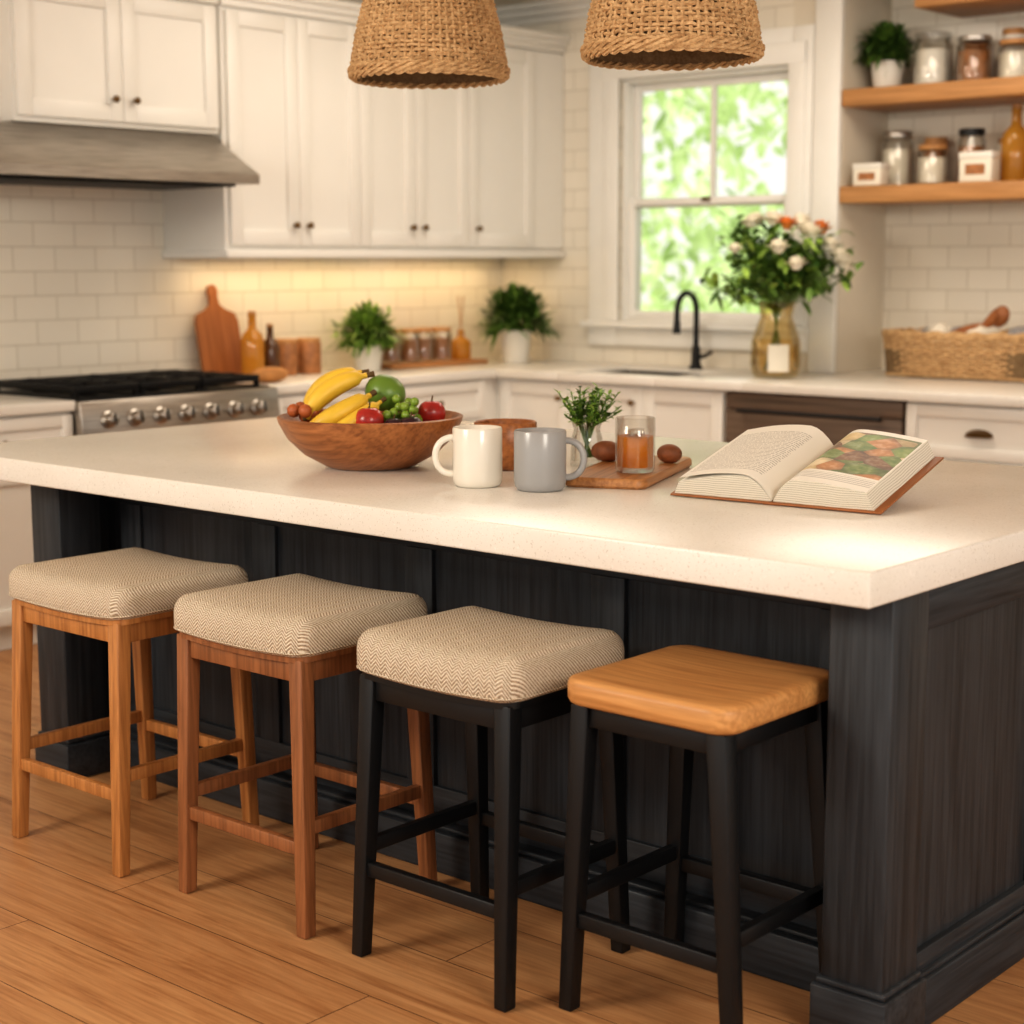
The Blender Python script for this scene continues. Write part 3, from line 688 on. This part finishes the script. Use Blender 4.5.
# ---------------------------------------------------------------- jars / bottles
def jar(name,x,y,z,r,h,body,lid='lid',fill=None):
    b=MB(name); z+=.001
    if fill: 
        b.lathe([(0,0),(r,0),(r*1.02,.006),(r*1.02,h*.8),(r*.85,h*.86),(r*.85,h*.9),(r*.82,h*.9),(r*.82,h*.86),(r*.97,h*.79),(r*.97,.008),(0,.006)],(0,0,0),body,28)
        b.lathe([(0,.0065),(r*.955,.009),(r*.955,h*.68),(0,h*.7)],(0,0,0),fill,24)
    else: b.lathe([(0,0),(r*.96,0),(r,.005),(r,h*.86),(r*.9,h*.9),(0,h*.9)],(0,0,0),body,28)
    b.lathe([(0,h*.88),(r*.93,h*.88),(r*.95,h*.9),(r*.95,h*.985),(r*.9,h),(0,h)],(0,0,0),lid,28); b.done((x,y,z))
def bottle(name,x,y,z,r,h,body,cap='lid',label=False):
    b=MB(name); z+=.001; b.lathe([(0,0),(r*.95,0),(r,.006),(r,h*.55),(r*.85,h*.64),(r*.36,h*.74),(r*.32,h*.92),(r*.38,h*.93),(r*.38,h*.95),(0,h*.95)],(0,0,0),body,28)
    b.lathe([(0,h*.95),(r*.34,h*.95),(r*.34,h),(0,h)],(0,0,0),cap,16)
    if label: b.lathe([(r*1.01,h*.12),(r*1.01,h*.42)],(0,0,0),'label',28)
    b.done((x,y,z))
b=MB('paddle_cutting_board')
out=[(-.13,0),(.13,0),(.135,.01),(.135,.25),(.12,.285),(.06,.305),(.03,.325),(.024,.36),(.03,.385),(.022,.41),(0,.418),(-.022,.41),(-.03,.385),(-.024,.36),(-.03,.325),(-.06,.305),(-.12,.285),(-.135,.25),(-.135,.01)]
out=[(x*.88,z) for x,z in out]
n=len(out); b.add([(0,x,z) for x,z in out]+[(.018,x,z) for x,z in out],[tuple(range(n)),tuple(range(n,2*n))[::-1]]+[(k,(k+1)%n,n+(k+1)%n,n+k) for k in range(n)],'boardz')
b.done((-6.0,4.89,T+.004),(0,math.radians(-11),0))
bottle('olive_oil_bottle',-5.84,4.93,T,.052,.30,'oil'); bottle('vinegar_bottle',-5.86,5.05,T,.042,.24,'dbottle')
jar('wooden_canister',-5.92,5.19,T,.058,.165,'brownj'); jar('wooden_canister',-5.92,5.335,T,.058,.165,'brownj')
b=MB('bread_loaf'); b.ball((0,0,.034),(.05,.10,.034),plain('golden_crust',srgb(184,128,72),.7,var=.2,scale=30)); b.done((-5.60,4.82,T+.001))
b=MB('serving_tray'); b.stack(.11,.34,.03,[(.004,0,1),(0,.004,1),(0,.018,1),(.006,.02,1)],'board'); b.done((-5.9,6.12,T+.001))
for k in range(4): jar('spice_jar',-5.94+.02*(k%2),5.89+.115*k,T+.021,.050,.165,'glass','lid','brownj')
bottle('reed_diffuser',-5.92,6.38,T+.021,.05,.15,'oil','brass')
b=MB('reed_sticks')
for k in range(5): b.tube([(0,0,0),(.02*math.cos(k*1.3),.02*math.sin(k*1.3),.17)],.002,'lid',5)
b.done((-5.92,6.38,T+.173))
ys_=7.05; J='glass_storage_jar'
jar(J,-3.67,ys_,2.20,.085,.23,'glass','glass','whitec'); jar(J,-3.47,ys_,2.20,.078,.20,'glass','steel','brownj'); jar(J,-3.28,ys_,2.20,.075,.17,'glass','lid','label')
jar(J,-3.10,ys_,2.20,.06,.19,'glass','lid','brownj'); jar(J,-3.37,ys_+.17,2.20,.055,.24,'whitec','lid'); jar(J,-3.56,ys_+.18,2.20,.05,.22,'brownj','lid')
jar(J,-3.885,ys_+.10,1.77,.072,.25,'glass','steel','label'); jar(J,-3.655,ys_,1.77,.068,.175,'glass','lid','label'); jar(J,-3.495,ys_+.05,1.77,.06,.24,'glass','black','brownj')
jar(J,-3.74,ys_+.19,1.77,.055,.22,'brownj','lid'); jar(J,-3.38,ys_+.19,1.77,.055,.20,'label','lid')
bottle('olive_oil_bottle',-3.275,ys_+.02,1.77,.06,.33,'oil'); bottle('olive_oil_bottle',-3.13,ys_+.02,1.77,.06,.30,'oil'); jar(J,-2.9,ys_,1.77,.06,.18,'glass','lid','brownj')
for i,(xx,zz,w,hh) in enumerate(((-3.90,1.77,.14,.095),(-3.375,1.77,.15,.125))):
    b=MB('recipe_tin'); b.box((-w/2,-.04,0),(w/2,.04,hh),'label',.004); b.box((-w/2-.003,-.043,hh*.78),(w/2+.003,.043,hh+.003),'whitec',.003); b.box((-w*.3,-.0415,hh*.25),(w*.3,-.040,hh*.6),'brownj'); b.done((xx,6.935,zz+.001))
b=MB('wicker_basket'); hx,hy=.37,.17
def sq(th,f):
    c,s_=math.cos(th),math.sin(th); k=(abs(c)**5+abs(s_)**5)**(-1/5)
    return (hx*f*c*k,hy*f*s_*k)
def PB_(th,t):
    f=.93+.07*t; x,y_=sq(th,f); x2,y2=sq(th+.01,f); n=Vector((y2-y_,-(x2-x),0)).normalized(); return ((x,y_,.012+.17*t),n)
b.weave(PB_,14,36,'rattan',.0068,.007,.001)
b.stack(hx*.93,hy*.93,.04,[(0,.004,1),(0,.014,1)],'rattan')
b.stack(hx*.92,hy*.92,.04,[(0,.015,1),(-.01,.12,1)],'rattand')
for dz in (.0,.012):
    b.tube([(*sq(2*math.pi*k/160,1.01+.006*math.cos(k)),.185+dz+.004*math.sin(k)) for k in range(160)],.009,'rattan',6,closed=True)
random.seed(4)
for k in range(4): b.ball((-.20+.085*k,random.uniform(-.04,.04),.15),(.09,.10,.05+.02*random.random()),'label' if k%2 else 'cloth',Euler((random.random(),random.random(),k)),fn=lambda d:1+.12*math.sin(d.x*9+d.y*7))
b.ball((.25,0,.15),(.10,.10,.08),'cloth',fn=lambda d:1+.12*math.sin(d.x*9+d.y*7))
b.ball((.0,-.03,.20),(.10,.04,.03),'boardz',Euler((0,-.3,.2))); b.tube([(.03,.0,.19),(.12,.02,.28)],[.014,.03],'boardz'); b.ball((.13,.02,.27),(.04,.02,.05),'boardz',Euler((0,.5,0)))
b.done((-3.42,7.00,T+.002))
# ---------------------------------------------------------------- garden
t=NT('self_lit_foliage').set(.7); n=t.noise(t.obj(),1.8,3)
cc=t.ramp(n,[(.3,srgb(122,148,86)),(.5,srgb(172,192,132)),(.7,srgb(226,232,200))]); t.col(cc); t.l(cc,t.b.inputs['Emission Color']); t.b.inputs['Emission Strength'].default_value=.75  # leaves glow by emission, standing in for sunlight on them
random.seed(21)
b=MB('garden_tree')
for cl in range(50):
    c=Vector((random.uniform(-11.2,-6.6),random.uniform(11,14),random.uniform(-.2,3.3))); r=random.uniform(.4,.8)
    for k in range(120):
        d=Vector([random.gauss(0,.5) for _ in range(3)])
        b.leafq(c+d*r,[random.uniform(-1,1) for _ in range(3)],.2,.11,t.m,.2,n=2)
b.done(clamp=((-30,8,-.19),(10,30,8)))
b=MB('garden_lawn'); b.box((-25,7.6,-.3),(10,30,-.2),plain('grass',srgb(140,165,90),.9,var=.2)); b.done()
# ---------------------------------------------------------------- lights
w=bpy.data.worlds.new('World'); S.world=w; w.use_nodes=True; bg=w.node_tree.nodes['Background']; bg.inputs[0].default_value=(1,.98,.95,1); bg.inputs[1].default_value=1.0
def area(name,loc,target,size,e,c,sy=None):
    l=bpy.data.lights.new(name,'AREA'); l.energy=e; l.color=c; l.size=size
    if sy: l.shape='RECTANGLE'; l.size_y=sy
    o=bpy.data.objects.new(name,l); o.location=loc; o.rotation_euler=(Vector(target)-Vector(loc)).to_track_quat('-Z','Y').to_euler(); S.collection.objects.link(o)
area('key_softbox_light',(1.4,1.0,2.6),(-2.4,3.2,.6),1.3,96,(1,.92,.81))
area('front_softbox_light',(-3.6,-.6,2.6),(-2.8,2.6,.3),1.2,104,(1,.92,.80))
area('back_fill_light',(-4.4,4.9,CZ-.02),(-4.4,4.9,0),1.2,24,(1,.88,.74))  # added fill lamp for the back of the kitchen, no fixture modelled
area('back_fill_light',(-3.0,5.8,CZ-.02),(-3.0,5.8,0),1.0,20,(1,.88,.74))  # second added fill lamp, in front of the alcove counter
area('under_cabinet_light',(-5.95,5.75,Z1-.03),(-5.95,5.75,0),.05,4.5,(1,.70,.38),2.0)
# ---------------------------------------------------------------- camera
f,pit,yaw,roll,H=1690.7,.1474,.7182,-.0024,1.438
sy_,cy_=math.sin(yaw),math.cos(yaw); st,ct=math.sin(pit),math.cos(pit)
F=Vector((-sy_*ct,cy_*ct,-st)); R=Vector((cy_,sy_,0)); U=R.cross(F)
R2=R*math.cos(roll)+U*math.sin(roll); U2=-R*math.sin(roll)+U*math.cos(roll)
cam=bpy.data.cameras.new('camera'); co=bpy.data.objects.new('camera',cam); S.collection.objects.link(co)
mw=Matrix(((R2.x,U2.x,-F.x,0),(R2.y,U2.y,-F.y,0),(R2.z,U2.z,-F.z,H),(0,0,0,1))); co.matrix_world=mw
cam.sensor_width=36; cam.lens=f/1024*36; cam.clip_start=.05
cam.dof.use_dof=True; cam.dof.focus_distance=3.7; cam.dof.aperture_fstop=2.8
S.camera=co
S.view_settings.view_transform='Standard'
try: S.view_settings.look='Medium High Contrast'
except Exception: pass
S.view_settings.exposure=0
